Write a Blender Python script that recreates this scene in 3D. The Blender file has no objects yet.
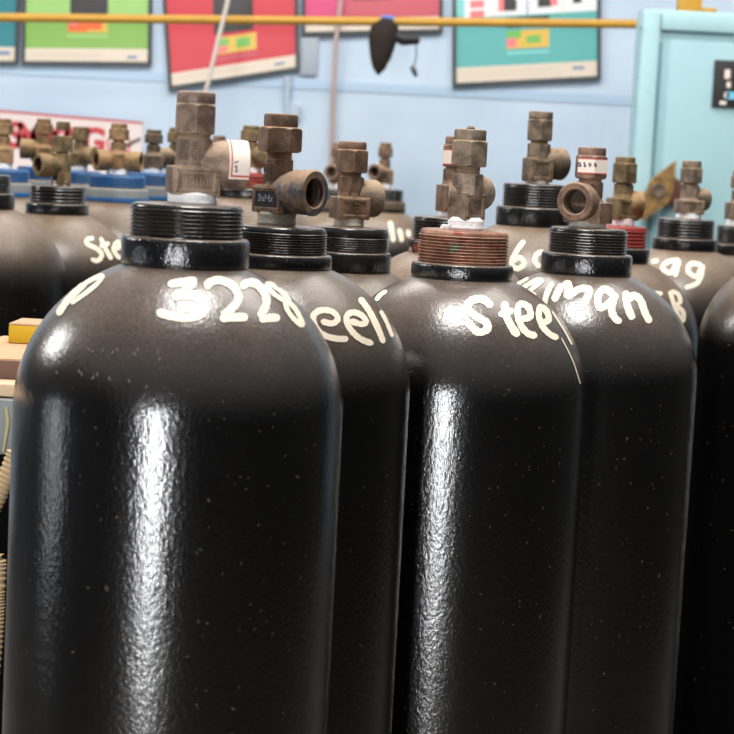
import bpy, bmesh, math, random
from mathutils import Vector, Matrix
from mathutils.bvhtree import BVHTree

random.seed(7)
SC = bpy.context.scene
COL = SC.collection
PI = math.pi
F_PX = 2000.0
PITCH = math.atan(212/2000.0)
ROLL = math.radians(2.9)
HC = 1.40
sp, cp, sr, cr = math.sin(PITCH), math.cos(PITCH), math.sin(ROLL), math.cos(ROLL)
FWD = Vector((0, cp, -sp))
U0 = Vector((0, sp, cp)); R0 = Vector((1, 0, 0))
RGT = R0*cr + U0*sr
UPV = U0*cr - R0*sr
EYE = Vector((0, 0, HC))

def ray(px, py):
    return FWD + RGT*((px-367)/F_PX) - UPV*((py-367)/F_PX)
def at(px, py, d):
    return EYE + ray(px, py)*d
def on_y(px, py, Y):
    r = ray(px, py)
    return EYE + r*(Y/r.y)

# ------------------------------------------------------------------ camera
cam = bpy.data.cameras.new('camera')
camo = bpy.data.objects.new('camera', cam)
COL.objects.link(camo)
M = Matrix((RGT, UPV, -FWD)).transposed().to_4x4()
M.translation = EYE
camo.matrix_world = M
cam.sensor_width = 36
cam.lens = F_PX/734*36
cam.clip_start = 0.05
cam.dof.use_dof = True
cam.dof.focus_distance = 1.75
cam.dof.aperture_fstop = 16.5
SC.camera = camo

# ------------------------------------------------------------------ materials
def lin(c):
    return tuple(((v/255)/12.92 if v/255 <= .04045 else ((v/255+.055)/1.055)**2.4) for v in c)

class NT:
    def __init__(s, name):
        s.m = bpy.data.materials.new(name); s.m.use_nodes = True
        s.t = s.m.node_tree; s.b = s.t.nodes['Principled BSDF']
    def n(s, typ, **k):
        o = s.t.nodes.new(typ)
        for a, v in k.items(): setattr(o, a, v)
        return o
    def l(s, a, b): s.t.links.new(a, b)
    def val(s, sock, v):
        if hasattr(v, 'is_output'): s.l(v, sock)
        else: sock.default_value = v
    def math(s, op, a, b=0.0, c=None):
        o = s.n('ShaderNodeMath', operation=op)
        s.val(o.inputs[0], a); s.val(o.inputs[1], b)
        if c is not None: s.val(o.inputs[2], c)
        return o.outputs[0]
    def mr(s, v, a, b, c=0.0, d=1.0, smooth=True):
        o = s.n('ShaderNodeMapRange'); o.interpolation_type = 'SMOOTHSTEP' if smooth else 'LINEAR'
        s.val(o.inputs[0], v); s.val(o.inputs[1], a); s.val(o.inputs[2], b); s.val(o.inputs[3], c); s.val(o.inputs[4], d)
        return o.outputs[0]
    def noise(s, scale, detail=3, rough=.55, vec=None):
        o = s.n('ShaderNodeTexNoise'); o.inputs['Scale'].default_value = scale
        o.inputs['Detail'].default_value = detail; o.inputs['Roughness'].default_value = rough
        if vec is not None: s.l(vec, o.inputs['Vector'])
        return o.outputs[0]
    def mix(s, f, a, b):
        o = s.n('ShaderNodeMix', data_type='RGBA')
        s.val(o.inputs[0], f)
        for i, v in ((6, a), (7, b)):
            if hasattr(v, 'is_output'): s.l(v, o.inputs[i])
            else: o.inputs[i].default_value = (*v, 1)
        return o.outputs[2]
    def bump(s, h, strength, dist=.001):
        o = s.n('ShaderNodeBump'); o.inputs['Strength'].default_value = strength
        o.inputs['Distance'].default_value = dist
        s.l(h, o.inputs['Height']); s.l(o.outputs[0], s.b.inputs['Normal'])
    def obj(s): return s.n('ShaderNodeTexCoord').outputs['Object']
    def nz(s):
        g = s.n('ShaderNodeNewGeometry'); x = s.n('ShaderNodeSeparateXYZ')
        s.l(g.outputs['True Normal' if False else 'Normal'], x.inputs[0]); return x.outputs[2]
    def mapped(s, vec, scale):
        o = s.n('ShaderNodeMapping'); s.l(vec, o.inputs[0]); o.inputs['Scale'].default_value = scale
        return o.outputs[0]

def simple(name, c, rough=.5, metal=0.0, var=.12, scale=20, spec=.5, bump=0.0):
    t = NT(name); c = lin(c)
    n = t.noise(scale, 4, .6, t.obj())
    dk = tuple(v*(1-var) for v in c); lt = tuple(min(1, v*(1+var)) for v in c)
    t.l(t.mix(n, dk, lt), t.b.inputs['Base Color'])
    t.b.inputs['Roughness'].default_value = rough; t.b.inputs['Metallic'].default_value = metal
    t.b.inputs['Specular IOR Level'].default_value = spec
    if bump: t.bump(t.noise(scale*4, 4, .6, t.obj()), bump, .002)
    return t.m

def paint(name, base, dust, amount, lo=.05, hi=.95, rough=.22, bumps=.35, floor_dust=0.0, coat=.0):
    """glossy hand-brushed black paint with dust settled on upward faces"""
    t = NT(name); o = t.obj(); base = lin(base); dust = lin(dust)
    nz = t.nz()
    n1 = t.noise(22, 5, .65, o)
    n2 = t.noise(160, 3, .6, o)
    up = t.mr(nz, lo, hi, floor_dust, amount)
    grit = t.math('MULTIPLY_ADD', t.mr(n1, .3, .7, 0, 1), .35, .72)
    f = t.math('MULTIPLY', up, grit)
    f2 = t.math('MULTIPLY', f, t.math('MULTIPLY_ADD', n2, .3, .85))
    f2 = t.math('MINIMUM', f2, 1.0)
    # pale specks
    f2 = t.math('MULTIPLY', f2, t.mr(t.noise(420, 2, .6, o), .3, .7, .78, 1.18))
    f2 = t.math('MULTIPLY', f2, t.mr(t.noise(6, 4, .65, o), .3, .7, .8, 1.12)); f2 = t.math('MINIMUM', f2, 1.0)
    sp_ = t.mr(t.noise(200, 2, .5, o), .70, .74, 0, .4)
    f3 = t.math('MAXIMUM', f2, sp_)
    t.l(t.mix(f3, base, dust), t.b.inputs['Base Color'])
    t.l(t.mr(f2, 0, .8, rough, rough+.2, False), t.b.inputs['Roughness'])
    t.b.inputs['Specular IOR Level'].default_value = .5
    st = t.noise(330, 3, .65, t.mapped(o, (1, 1, .6)))
    run = t.noise(75, 3, .6, t.mapped(o, (1, 1, .4)))
    h = t.math('ADD', t.math('MULTIPLY', st, .62), t.math('MULTIPLY', run, .5))
    t.bump(h, bumps, .0022)
    bn = t.b.inputs['Normal'].links[0].from_socket
    t.l(bn, t.b.inputs['Coat Normal'])
    t.l(t.mr(t.noise(9, 3, .6, o), .3, .7, coat*.6, coat), t.b.inputs['Coat Weight'])
    t.b.inputs['Coat Roughness'].default_value = .11
    return t.m

def bronze(name, dark, light, dust, amount=.75, rough=.5, metal=.35):
    t = NT(name); o = t.obj(); nz = t.nz()
    n1 = t.noise(55, 5, .65, o); n2 = t.noise(240, 3, .6, o)
    base = t.mix(t.mr(n1, .38, .62), tuple(v*.8 for v in lin(dark)), tuple(v*1.1 for v in lin(light)))
    f = t.math('MULTIPLY', t.mr(nz, .1, .85, .10, amount), t.math('MULTIPLY_ADD', n2, .8, .55))
    f = t.math('MINIMUM', f, 1)
    bv = t.n('ShaderNodeBevel'); bv.samples = 4; bv.inputs['Radius'].default_value = .0016
    ge = t.n('ShaderNodeNewGeometry'); dt = t.n('ShaderNodeVectorMath', operation='DOT_PRODUCT')
    t.l(bv.outputs[0], dt.inputs[0]); t.l(ge.outputs['Normal'], dt.inputs[1])
    edge = t.math('MULTIPLY', t.mr(dt.outputs['Value'], .99, .86, 0, .8), t.math('MULTIPLY_ADD', n1, 1.1, .3))
    col = t.mix(f, base, lin(dust))
    gr = t.mr(t.noise(90, 4, .7, o), .55, .72, 0, .5)
    col = t.mix(gr, col, tuple(v*.35 for v in lin(dark)))
    col = t.mix(edge, col, tuple(min(1, v*1.15) for v in lin(dust)))
    t.l(col, t.b.inputs['Base Color'])
    t.l(t.mr(f, 0, 1, rough, .85, False), t.b.inputs['Roughness'])
    t.b.inputs['Metallic'].default_value = metal
    t.bump(t.math('ADD', n1, n2), .45, .0014)
    return t.m

MAT = {}
MAT['black'] = paint('black_gloss_paint', (8, 7, 7), (118, 101, 88), .76, .10, 1.02, .2, .24, 0.0, .8)
MAT['black_mid'] = paint('black_paint_dusty', (8, 7, 7), (112, 95, 79), .88, .0, .9, .22, .26, 0.0, .5)
MAT['black_far'] = paint('black_paint_very_dusty', (9, 8, 8), (132, 110, 88), .96, .1, .86, .3, .3, 0.0, .35)
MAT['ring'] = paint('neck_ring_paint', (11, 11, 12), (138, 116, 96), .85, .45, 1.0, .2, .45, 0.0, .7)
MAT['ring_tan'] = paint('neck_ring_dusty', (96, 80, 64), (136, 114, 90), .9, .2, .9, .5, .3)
MAT['thread'] = paint('thread_paint', (13, 13, 13), (130, 110, 92), .75, .72, 1.0, .2, .25, 0.0, .4)
MAT['stripe'] = simple('blue_stripe', (38, 98, 158), .4)
MAT['stripe_black'] = simple('black_stripe', (18, 18, 18), .4)
MAT['blue'] = simple('blue_cap_paint', (38, 92, 146), .4, 0, .2, 40)
MAT['grey_col'] = paint('grey_collar', (132, 138, 140), (172, 150, 122), .8, .2, .9, .5, .2)
MAT['red'] = simple('red_thread', (150, 48, 42), .55, 0, .35, 60)

def copper():
    t = NT('rusty_red_copper_thread'); o = t.obj()
    n = t.noise(38, 5, .65, o); n2 = t.noise(80, 3, .6, t.mapped(o, (1, 1, 2)))
    a = t.mix(t.mr(n, .35, .65), lin((118, 80, 64)), lin((168, 126, 102)))
    b = t.mix(t.mr(n2, .56, .66, 0, .8), a, lin((132, 34, 36)))
    c = t.mix(t.mr(t.noise(55, 3, .6, o), .66, .7), b, lin((110, 140, 112)))
    t.l(c, t.b.inputs['Base Color']); t.b.inputs['Roughness'].default_value = .5
    t.b.inputs['Metallic'].default_value = .3
    return t.m
MAT['copper'] = copper()

def chipped():
    t = NT('chipped_ring_paint'); o = t.obj(); n = t.noise(30, 3, .6, o)
    a = t.mix(t.mr(n, .50, .54), lin((16, 16, 16)), lin((206, 180, 168)))
    b = t.mix(t.mr(t.noise(48, 3, .6, o), .55, .6), a, lin((150, 70, 55)))
    t.l(b, t.b.inputs['Base Color']); t.b.inputs['Roughness'].default_value = .35
    return t.m
MAT['chipped'] = chipped()
DUST = (174, 148, 120)
MAT['brz_brown'] = bronze('bronze_dark_brown', (98, 77, 66), (134, 106, 90), (182, 152, 124))
MAT['brz_a'] = bronze('bronze_plain_brown', (98, 80, 71), (140, 117, 102), (188, 162, 138))
MAT['brz_grey'] = bronze('bronze_grey_brown', (98, 86, 76), (138, 122, 106), DUST)
MAT['brz_olive'] = bronze('bronze_olive', (92, 80, 58), (132, 112, 80), (160, 132, 96))
MAT['brz_dark'] = bronze('bronze_blackened', (58, 54, 50), (96, 84, 72), DUST)
MAT['brz_tan'] = bronze('bronze_tan', (122, 94, 64), (156, 124, 86), (176, 146, 108))
MAT['brz_blue'] = bronze('bronze_blue_stained', (66, 72, 92), (138, 116, 94), (180, 150, 122))
MAT['brz_red'] = bronze('bronze_reddish', (98, 70, 58), (138, 108, 90), (164, 138, 118))
MAT['hole'] = simple('valve_bore_dark', (20, 18, 17), .7)
MAT['bore'] = bronze('valve_bore_metal', (60, 48, 42), (98, 76, 60), (120, 96, 74), .5)
MAT['tape'] = simple('white_sealing_tape', (246, 244, 246), .75, 0, .12, 90, .3, .6)
MAT['tape_dirty'] = simple('dirty_sealing_tape', (186, 178, 168), .75, 0, .5, 120, .3, .6)
MAT['white'] = simple('brushed_cream_paint', (236, 222, 200), .5, 0, .08, 70, .5, .2)
MAT['label'] = simple('label_paper', (244, 228, 216), .7, 0, .05, 60, .2)
MAT['label_red'] = simple('label_red_border', (206, 92, 84), .7)
MAT['pen'] = simple('pen_ink', (56, 62, 92), .6)
MAT['silver_ink'] = simple('scratched_letters', (170, 176, 188), .5, .3)
MAT['plate_dark'] = simple('plate_recess_dark', (26, 27, 34), .5)

# ------------------------------------------------------------------ mesh helpers
def link(name, bm, mats, parent=None, smooth=True, ang=32, origin=None):
    me = bpy.data.meshes.new(name)
    bmesh.ops.recalc_face_normals(bm, faces=bm.faces) if smooth is not None else None
    bm.to_mesh(me); bm.free()
    if not isinstance(mats, (list, tuple)): mats = [mats]
    for m in mats: me.materials.append(MAT[m] if isinstance(m, str) else m)
    if smooth:
        for p in me.polygons: p.use_smooth = True
        me.set_sharp_from_angle(angle=math.radians(ang))
    o = bpy.data.objects.new(name, me); COL.objects.link(o)
    if parent is not None: o.parent = parent
    return o

def thing(name, label, cat, loc, group=None):
    o = bpy.data.objects.new(name, None); COL.objects.link(o)
    o.empty_display_size = .05
    o.location = loc; o['label'] = label; o['category'] = cat
    if group: o['group'] = group
    return o
def tag(o, label, cat, group=None):
    o['label'] = label; o['category'] = cat
    if group: o['group'] = group
    return o

def lathe(bm, prof, seg=64, mat=None, mi=0, cap0=True, cap1=True, jit=0.0, ph=0.0):
    mat = mat or Matrix.Identity(4); rings = []
    for r, z in prof:
        ring = []
        for i in range(seg):
            a = 2*PI*i/seg + ph
            rr = r*(1+(random.uniform(-jit, jit) if jit else 0))
            ring.append(bm.verts.new(mat @ Vector((rr*math.cos(a), rr*math.sin(a), z))))
        rings.append(ring)
    for a, b in zip(rings, rings[1:]):
        for i in range(seg):
            f = bm.faces.new((a[i], a[(i+1) % seg], b[(i+1) % seg], b[i])); f.material_index = mi
    if cap0: bm.faces.new(rings[0][::-1]).material_index = mi
    if cap1: bm.faces.new(rings[-1]).material_index = mi
    return rings

def poly_prism(bm, n, inr, z0, z1, rot, ch=None, mi=0, per=8):
    """n-sided prism whose corners are turned to a cone (like a nut); inr = inradius"""
    circ = inr/math.cos(PI/n); ch = ch if ch is not None else (circ-inr)*.7
    def hexr(a):
        t = (a % (2*PI/n)) - PI/n
        return inr/math.cos(t)
    zs = [(z0, inr*.97), (z0+ch*.45, inr+(circ-inr)*.45), (z0+ch, circ), (z1-ch, circ), (z1-ch*.45, inr+(circ-inr)*.45), (z1, inr*.97)]
    seg = n*per; rings = []
    for z, lim in zs:
        ring = []
        for i in range(seg):
            a = 2*PI*i/seg
            r = min(hexr(a), lim)
            ring.append(bm.verts.new((r*math.cos(a+rot), r*math.sin(a+rot), z)))
        rings.append(ring)
    for a, b in zip(rings, rings[1:]):
        for i in range(seg):
            bm.faces.new((a[i], a[(i+1) % seg], b[(i+1) % seg], b[i])).material_index = mi
    bm.faces.new(rings[0][::-1]).material_index = mi; bm.faces.new(rings[-1]).material_index = mi

def box(bm, c, s, rot=0.0, bev=0.0, mi=0, M4=None):
    m = Matrix.Translation(Vector(c)) @ Matrix.Rotation(rot, 4, 'Z') @ Matrix.Diagonal((*s, 1))
    if M4 is not None: m = M4 @ m
    r = bmesh.ops.create_cube(bm, size=1, matrix=m)
    vs = r['verts']; fs = set(f for v in vs for f in v.link_faces)
    for f in fs: f.material_index = mi
    if bev:
        es = list(set(e for v in vs for e in v.link_edges))
        q = bmesh.ops.bevel(bm, geom=es, offset=bev, segments=2, affect='EDGES', profile=.6)
        for f in q['faces']: f.material_index = mi

def tube(bm, pts, r, seg=10, mi=0):
    pts = [Vector(p) for p in pts]; rings = []
    for i, p in enumerate(pts):
        d = (pts[min(i+1, len(pts)-1)] - pts[max(i-1, 0)]).normalized()
        up = Vector((0, 0, 1)) if abs(d.z) < .9 else Vector((0, 1, 0))
        a = d.cross(up).normalized(); b = d.cross(a)
        rr = r[i] if isinstance(r, (list, tuple)) else r
        rings.append([bm.verts.new(p + a*rr*math.cos(2*PI*k/seg) + b*rr*math.sin(2*PI*k/seg)) for k in range(seg)])
    for a, b in zip(rings, rings[1:]):
        for k in range(seg):
            bm.faces.new((a[k], a[(k+1) % seg], b[(k+1) % seg], b[k])).material_index = mi
    bm.faces.new(rings[0][::-1]).material_index = mi; bm.faces.new(rings[-1]).material_index = mi

def smooth_line(pts, step=1.2):
    P = [Vector((p[0], p[1], 0)) for p in pts]
    if len(P) < 3:
        out = []
        n = max(2, int((P[1]-P[0]).length/step))
        return [P[0].lerp(P[1], i/n) for i in range(n+1)]
    out = []
    for i in range(len(P)-1):
        p0 = P[i-1] if i else P[0]*2-P[1]
        p1, p2 = P[i], P[i+1]
        p3 = P[i+2] if i+2 < len(P) else P[-1]*2-P[-2]
        n = max(2, int((p2-p1).length/step))
        for k in range(n):
            t = k/n
            out.append(.5*((2*p1)+(p2-p0)*t+(2*p0-5*p1+4*p2-p3)*t*t+(3*p1-p0-3*p2+p3)*t**3))
    out.append(P[-1]); return out

BOLD = 1.14
def strokes_on(bvh, lines, off=.0005, jag=.12, step=1.0):
    """brush strokes laid on a surface; each line = (width in photo px, points); returns a world-space bmesh"""
    bm = bmesh.new()
    def hit(x, y):
        r = ray(x, y).normalized()
        h = bvh.ray_cast(EYE, r)
        if h[0] is None: return None
        return h[0] + h[1]*off, -h[1].dot(r)
    NA = 4
    for w, pts in lines:
        if w > 1.5: w *= BOLD
        L = smooth_line(pts, step); n = len(L); rows = []
        for i, p in enumerate(L):
            d = (L[min(i+1, n-1)]-L[max(i-1, 0)])
            if d.length < 1e-6: d = Vector((1, 0, 0))
            d.normalize(); nr = Vector((-d.y, d.x, 0))
            e = min(i, n-1-i)*step
            k = math.sqrt(max(.12, 1-max(0, 1-e/(w*.5))**2)) * (1+random.uniform(-jag, jag))
            row = []
            for j in range(NA+1):
                q = p + nr*(w*k*(j/NA-.5))
                h = hit(q.x, q.y)
                row.append(bm.verts.new(h[0]) if h and h[1] > .03 else None)
            rows.append(row)
        for a, b in zip(rows, rows[1:]):
            for j in range(NA):
                q = (a[j], a[j+1], b[j+1], b[j])
                if None in q: continue
                if max((q[0].co-q[2].co).length, (q[1].co-q[3].co).length) > .02: continue
                bm.faces.new(q)
    loose = [v for v in bm.verts if not v.link_faces]
    bmesh.ops.delete(bm, geom=loose, context='VERTS')
    # face the camera
    for f in bm.faces:
        f.normal_update()
        if f.normal.dot(EYE - f.calc_center_median()) < 0: f.normal_flip()
    return bm

def add_strokes(name, bvh, lines, mat, parent, root, **k):
    bm = strokes_on(bvh, lines, **k)
    bmesh.ops.translate(bm, verts=bm.verts, vec=-Vector(root.location))
    me = bpy.data.meshes.new(name); bm.to_mesh(me); bm.free()
    me.materials.append(MAT[mat])
    for p in me.polygons: p.use_smooth = True
    o = bpy.data.objects.new(name, me); COL.objects.link(o); o.parent = parent
    return o

def zm(x0, y0, s, w, lines):
    """strokes read off an enlarged crop: crop origin, scale, brush width"""
    return [(w if not isinstance(l, tuple) else l[0], [(x0+s*u, y0+s*v) for u, v in (l if not isinstance(l, tuple) else l[1])]) for l in lines]

def text_bm(txt, size, depth, bold=0.0):
    cu = bpy.data.curves.new('t', 'FONT'); cu.body = txt; cu.size = size; cu.extrude = depth
    cu.align_x = 'CENTER'; cu.align_y = 'CENTER'; cu.resolution_u = 3; cu.offset = bold
    o = bpy.data.objects.new('t', cu); COL.objects.link(o)
    dg = bpy.context.evaluated_depsgraph_get(); dg.update()
    me = bpy.data.meshes.new_from_object(o.evaluated_get(dg))
    bm = bmesh.new(); bm.from_mesh(me)
    bpy.data.objects.remove(o); bpy.data.curves.remove(cu); bpy.data.meshes.remove(me)
    return bm

def merge(dst, src, M4, mi=None):
    me = bpy.data.meshes.new('tmp'); src.transform(M4); src.to_mesh(me); src.free()
    n0 = len(dst.faces)
    dst.from_mesh(me); bpy.data.meshes.remove(me)
    dst.faces.ensure_lookup_table()
    if mi is not None:
        for f in dst.faces[n0:]: f.material_index = mi

# ------------------------------------------------------------------ gas cylinder
def add_valve(root, z0, s, v, off):
    """v: pixel measures of the valve at its own distance (s = metres per pixel); z0 = top of the threaded neck"""
    brz = v.get('m', 'brz_brown'); nutm = v.get('nm', brz)
    y0 = v['y0']                                   # photo row of the neck top
    Z = lambda y: z0 + (y0-y)*s
    bt = v['block']; ut = v['upper']; nt = v['nut']; ct = v['cap']      # (top row, bottom row, width)
    brot = math.radians(v.get('rot', 0))
    ox, oy = off
    T = Matrix.Translation((ox, oy, 0))
    # tape
    tp = v['tape']
    bm = bmesh.new(); tr = tp[2]*s/2
    zz0, zz1 = z0-.001, Z(tp[0])
    prof = [(tr*.92, zz0), (tr*1.02, zz0+(zz1-zz0)*.25), (tr*.97, zz0+(zz1-zz0)*.5), (tr*1.0, zz0+(zz1-zz0)*.75), (tr*.85, zz1)]
    lathe(bm, prof, 40, T, jit=.025)
    if v.get('tail'):
        for k in range(3):
            box(bm, (ox-tr*1.04-.0016*k, oy-tr*.3, zz0+.0025+.0012*(k % 2)), (.005, .004, .005-.001*k), .5*k, .001)
    link('sealing_tape', bm, v.get('tm', 'tape'), root)
    # body
    bm = bmesh.new()
    bw = bt[2]*s; uw = ut[2]*s
    bd = bw*v.get('depth', .9)
    zb0, zb1 = Z(bt[1])-.001, Z(bt[0])
    if v.get('face'):
        bw = v['face']*s; bd = bw*.82
    box(bm, (ox, oy, (zb0+zb1)/2), (bw, bd, zb1-zb0), brot, min(bw, zb1-zb0)*.07)
    # raised plate frame on the front face
    Rz = T @ Matrix.Rotation(brot, 4, 'Z')
    h = zb1-zb0; zc = (zb0+zb1)/2; fy = -bd/2-.0004; b = h*.13; pw = bw*.86
    if v.get('plate', True):
        for (cx, cz, sx, sz) in ((0, zc+h*.36, pw, b), (0, zc-h*.36, pw, b), (-pw/2+b/2, zc, b, h*.84), (pw/2-b/2, zc, b, h*.84)):
            box(bm, (cx, fy, cz), (sx, .0022, sz), 0, .0005, 0, Rz)
    # upper column, octagonal, with a collar into the block
    uz0, uz1 = Z(ut[1])-.002, Z(ut[0])
    bm2 = bmesh.new(); poly_prism(bm2, v.get('us', 8), uw/2*.97, uz0, uz1, brot+PI/8, ch=.001)
    merge(bm, bm2, T)
    # sloping shoulder between block and column
    bm2 = bmesh.new()
    lathe(bm2, [(min(bw, bd)*.49, zb1-.002), (uw*.5, zb1+h*.18)], 24); merge(bm, bm2, T)
    # threaded stem
    st = v.get('stem', ut[2]*.8)*s/2
    sz1 = Z(nt[1])+.002; prof = [(st, uz1-.001)]
    nth = 4; hz = (sz1-uz1)
    for k in range(nth):
        prof += [(st, uz1+hz*(k+.1)/nth), (st*.92, uz1+hz*(k+.6)/nth)]
    prof.append((st, sz1))
    bm2 = bmesh.new(); lathe(bm2, prof, 32); merge(bm, bm2, T)
    vb = link('valve', bm, brz, root)
    # embossed text / plates
    for e in v.get('emboss', []):
        txt, face, u, w, size, mat = e
        tb = text_bm(txt, size*s, .0004)
        # face: 'f' front plate, 'u' upper column
        yoff = (-bd/2-.0014) if face == 'f' else (-uw/2*.98-.0003)
        R = Rz @ Matrix.Translation((u*s, yoff, Z(w))) @ Matrix.Rotation(PI/2, 4, 'X')
        if face == 'v': R = Rz @ Matrix.Translation((u*s, -bd/2-.0014, Z(w))) @ Matrix.Rotation(PI/2, 4, 'X') @ Matrix.Rotation(PI/2, 4, 'Z')
        tb.transform(R); link('embossed_mark', tb, mat, vb, False)
    if v.get('dark_plate'):
        bm = bmesh.new(); box(bm, (0, fy-.0001, zc), (pw-2*b, .0012, h*.58), 0, 0, 0, Rz)
        link('plate_recess', bm, 'plate_dark', vb, False)
    if v.get('square_marks'):
        bm = bmesh.new()
        yo = -uw/2*.98
        for q, (cz) in enumerate(v['square_marks']):
            a = 4.2*s
            for k, (dx, dz, sx, sz) in enumerate(((0, a, 2*a, .0007), (0, -a, 2*a, .0007), (-a, 0, .0007, 2*a), (a, 0, .0007, 2*a), (0, .3*a, a, .0006), (.3*a, -.2*a, .0006, a))):
                box(bm, (-.12*uw+dx, yo, Z(cz)+dz), (sx, .0012, sz), 0, 0, 0, Rz)
        link('embossed_mark', bm, brz, vb, False)
    if v.get('tick_marks'):
        bm = bmesh.new()
        for q in range(9):
            hh = h*(.14+.10*((q*7) % 3))
            box(bm, (-pw*.34+pw*.085*q, -bd/2-.0004, zc+(hh-h*.3)*.2), (.0008, .0012, hh), 0, 0, 0, Rz)
        link('worn_marks', bm, brz, vb, False)
    # gland nut + cap
    bm = bmesh.new()
    nr = math.radians(v.get('nrot', 10))
    nw = nt[2]*s/2; inr = nw*(.93 if v.get('corner') else .97)
    poly_prism(bm, 6, inr*.965, Z(nt[1]), Z(nt[0]), nr)
    cw = ct[2]*s/2; c0, c1 = Z(ct[1])-.0005, Z(ct[0])
    e = (c1-c0)*.18
    lathe(bm, [(cw*.97, c0), (cw, c0+e), (cw, c1-e), (cw*.95, c1-e*.2), (cw*.86, c1), (cw*.5, c1), (cw*.45, c1-e)], 40)
    if v.get('knob'):
        k = v['knob']*s
        lathe(bm, [(k, c1-.003), (k, c1+.0015), (k*.7, c1+.003)], 16)
    bm.transform(T); nut = link('gland_nut', bm, nutm, vb)
    # outlets
    for o in v.get('outlets', []):
        az, L, r, yc = math.radians(o[0]), o[1]*s, o[2]*s, o[3]
        om = o[4] if len(o) > 4 else brz
        bm = bmesh.new()
        R = Matrix.Translation((ox, oy, Z(yc))) @ Matrix.Rotation(az, 4, 'Z') @ Matrix.Rotation(PI/2, 4, 'Y')
        ri = r*.64
        lathe(bm, [(r*.70, L*.1), (r*.86, L*.32), (r*.97, L*.5), (r*1.0, L*.72), (r*.99, L*.86), (r*1.02, L*.9), (r*1.02, L*.96), (r*.95, L), (ri*1.08, L), (ri, L-.001)], 48, R, cap1=False)
        lathe(bm, [(ri, L-.001), (ri, L-r*.25), (ri*.95, L-r*.3), (ri*.95, L-r*.9)], 48, R, 1, cap0=False, cap1=False)
        lathe(bm, [(ri*.95, L-r*.9), (ri*.3, L-r*.92)], 48, R, 1, cap0=False)
        bmesh.ops.remove_doubles(bm, verts=bm.verts, dist=1e-6)
        link('outlet', bm, [om, 'bore', 'hole'], vb)
    # stickers
    sk = v.get('sticker')
    if sk and sk[0] == 'nut':
        _, ya, yb, a0, a1 = sk
        bm = bmesh.new(); N = 48
        ir = inr*.965
        def hr(a):
            t = ((a-nr) % (PI/3))-PI/6
            return min(ir/math.cos(t), ir/math.cos(PI/6)) + .0004
        zs = [Z(yb), Z(yb)+.0011, Z(ya)-.0011, Z(ya)]
        g = [[bm.verts.new((ox+hr(a)*math.cos(a), oy+hr(a)*math.sin(a), z)) for a in [math.radians(a0+(a1-a0)*i/N) for i in range(N+1)]] for z in zs]
        for q in range(3):
            for i in range(N):
                f = bm.faces.new((g[q][i], g[q][i+1], g[q+1][i+1], g[q+1][i]))
                f.material_index = 1 if (q != 1 or i < 2 or i > N-3) else 0
        link('sticker', bm, ['label', 'label_red'], nut, False)
    if sk and sk[0] == 'outlet':
        _, x0f, x1f, a0, a1 = sk
        o = v['outlets'][0]; az, L, r, yc = math.radians(o[0]), o[1]*s, o[2]*s, o[3]
        R = Matrix.Translation((ox, oy, Z(yc))) @ Matrix.Rotation(az, 4, 'Z')
        bm = bmesh.new(); N = 24; K = 12
        g = []
        for j in range(K+1):
            x = L*(x0f+(x1f-x0f)*j/K)
            g.append([bm.verts.new(R @ Vector((x, (r*1.03)*math.cos(a), (r*1.03)*math.sin(a)))) for a in [math.radians(a0+(a1-a0)*i/N) for i in range(N+1)]])
        for j in range(K):
            for i in range(N):
                f = bm.faces.new((g[j][i], g[j][i+1], g[j+1][i+1], g[j+1][i]))
                f.material_index = 1 if (j == 1 or i == 1 or i == N-2) and j >= 1 and 1 <= i <= N-2 else 0
        link('sticker', bm, ['label', 'label_red'], vb, True)
    return vb, nut

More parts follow.
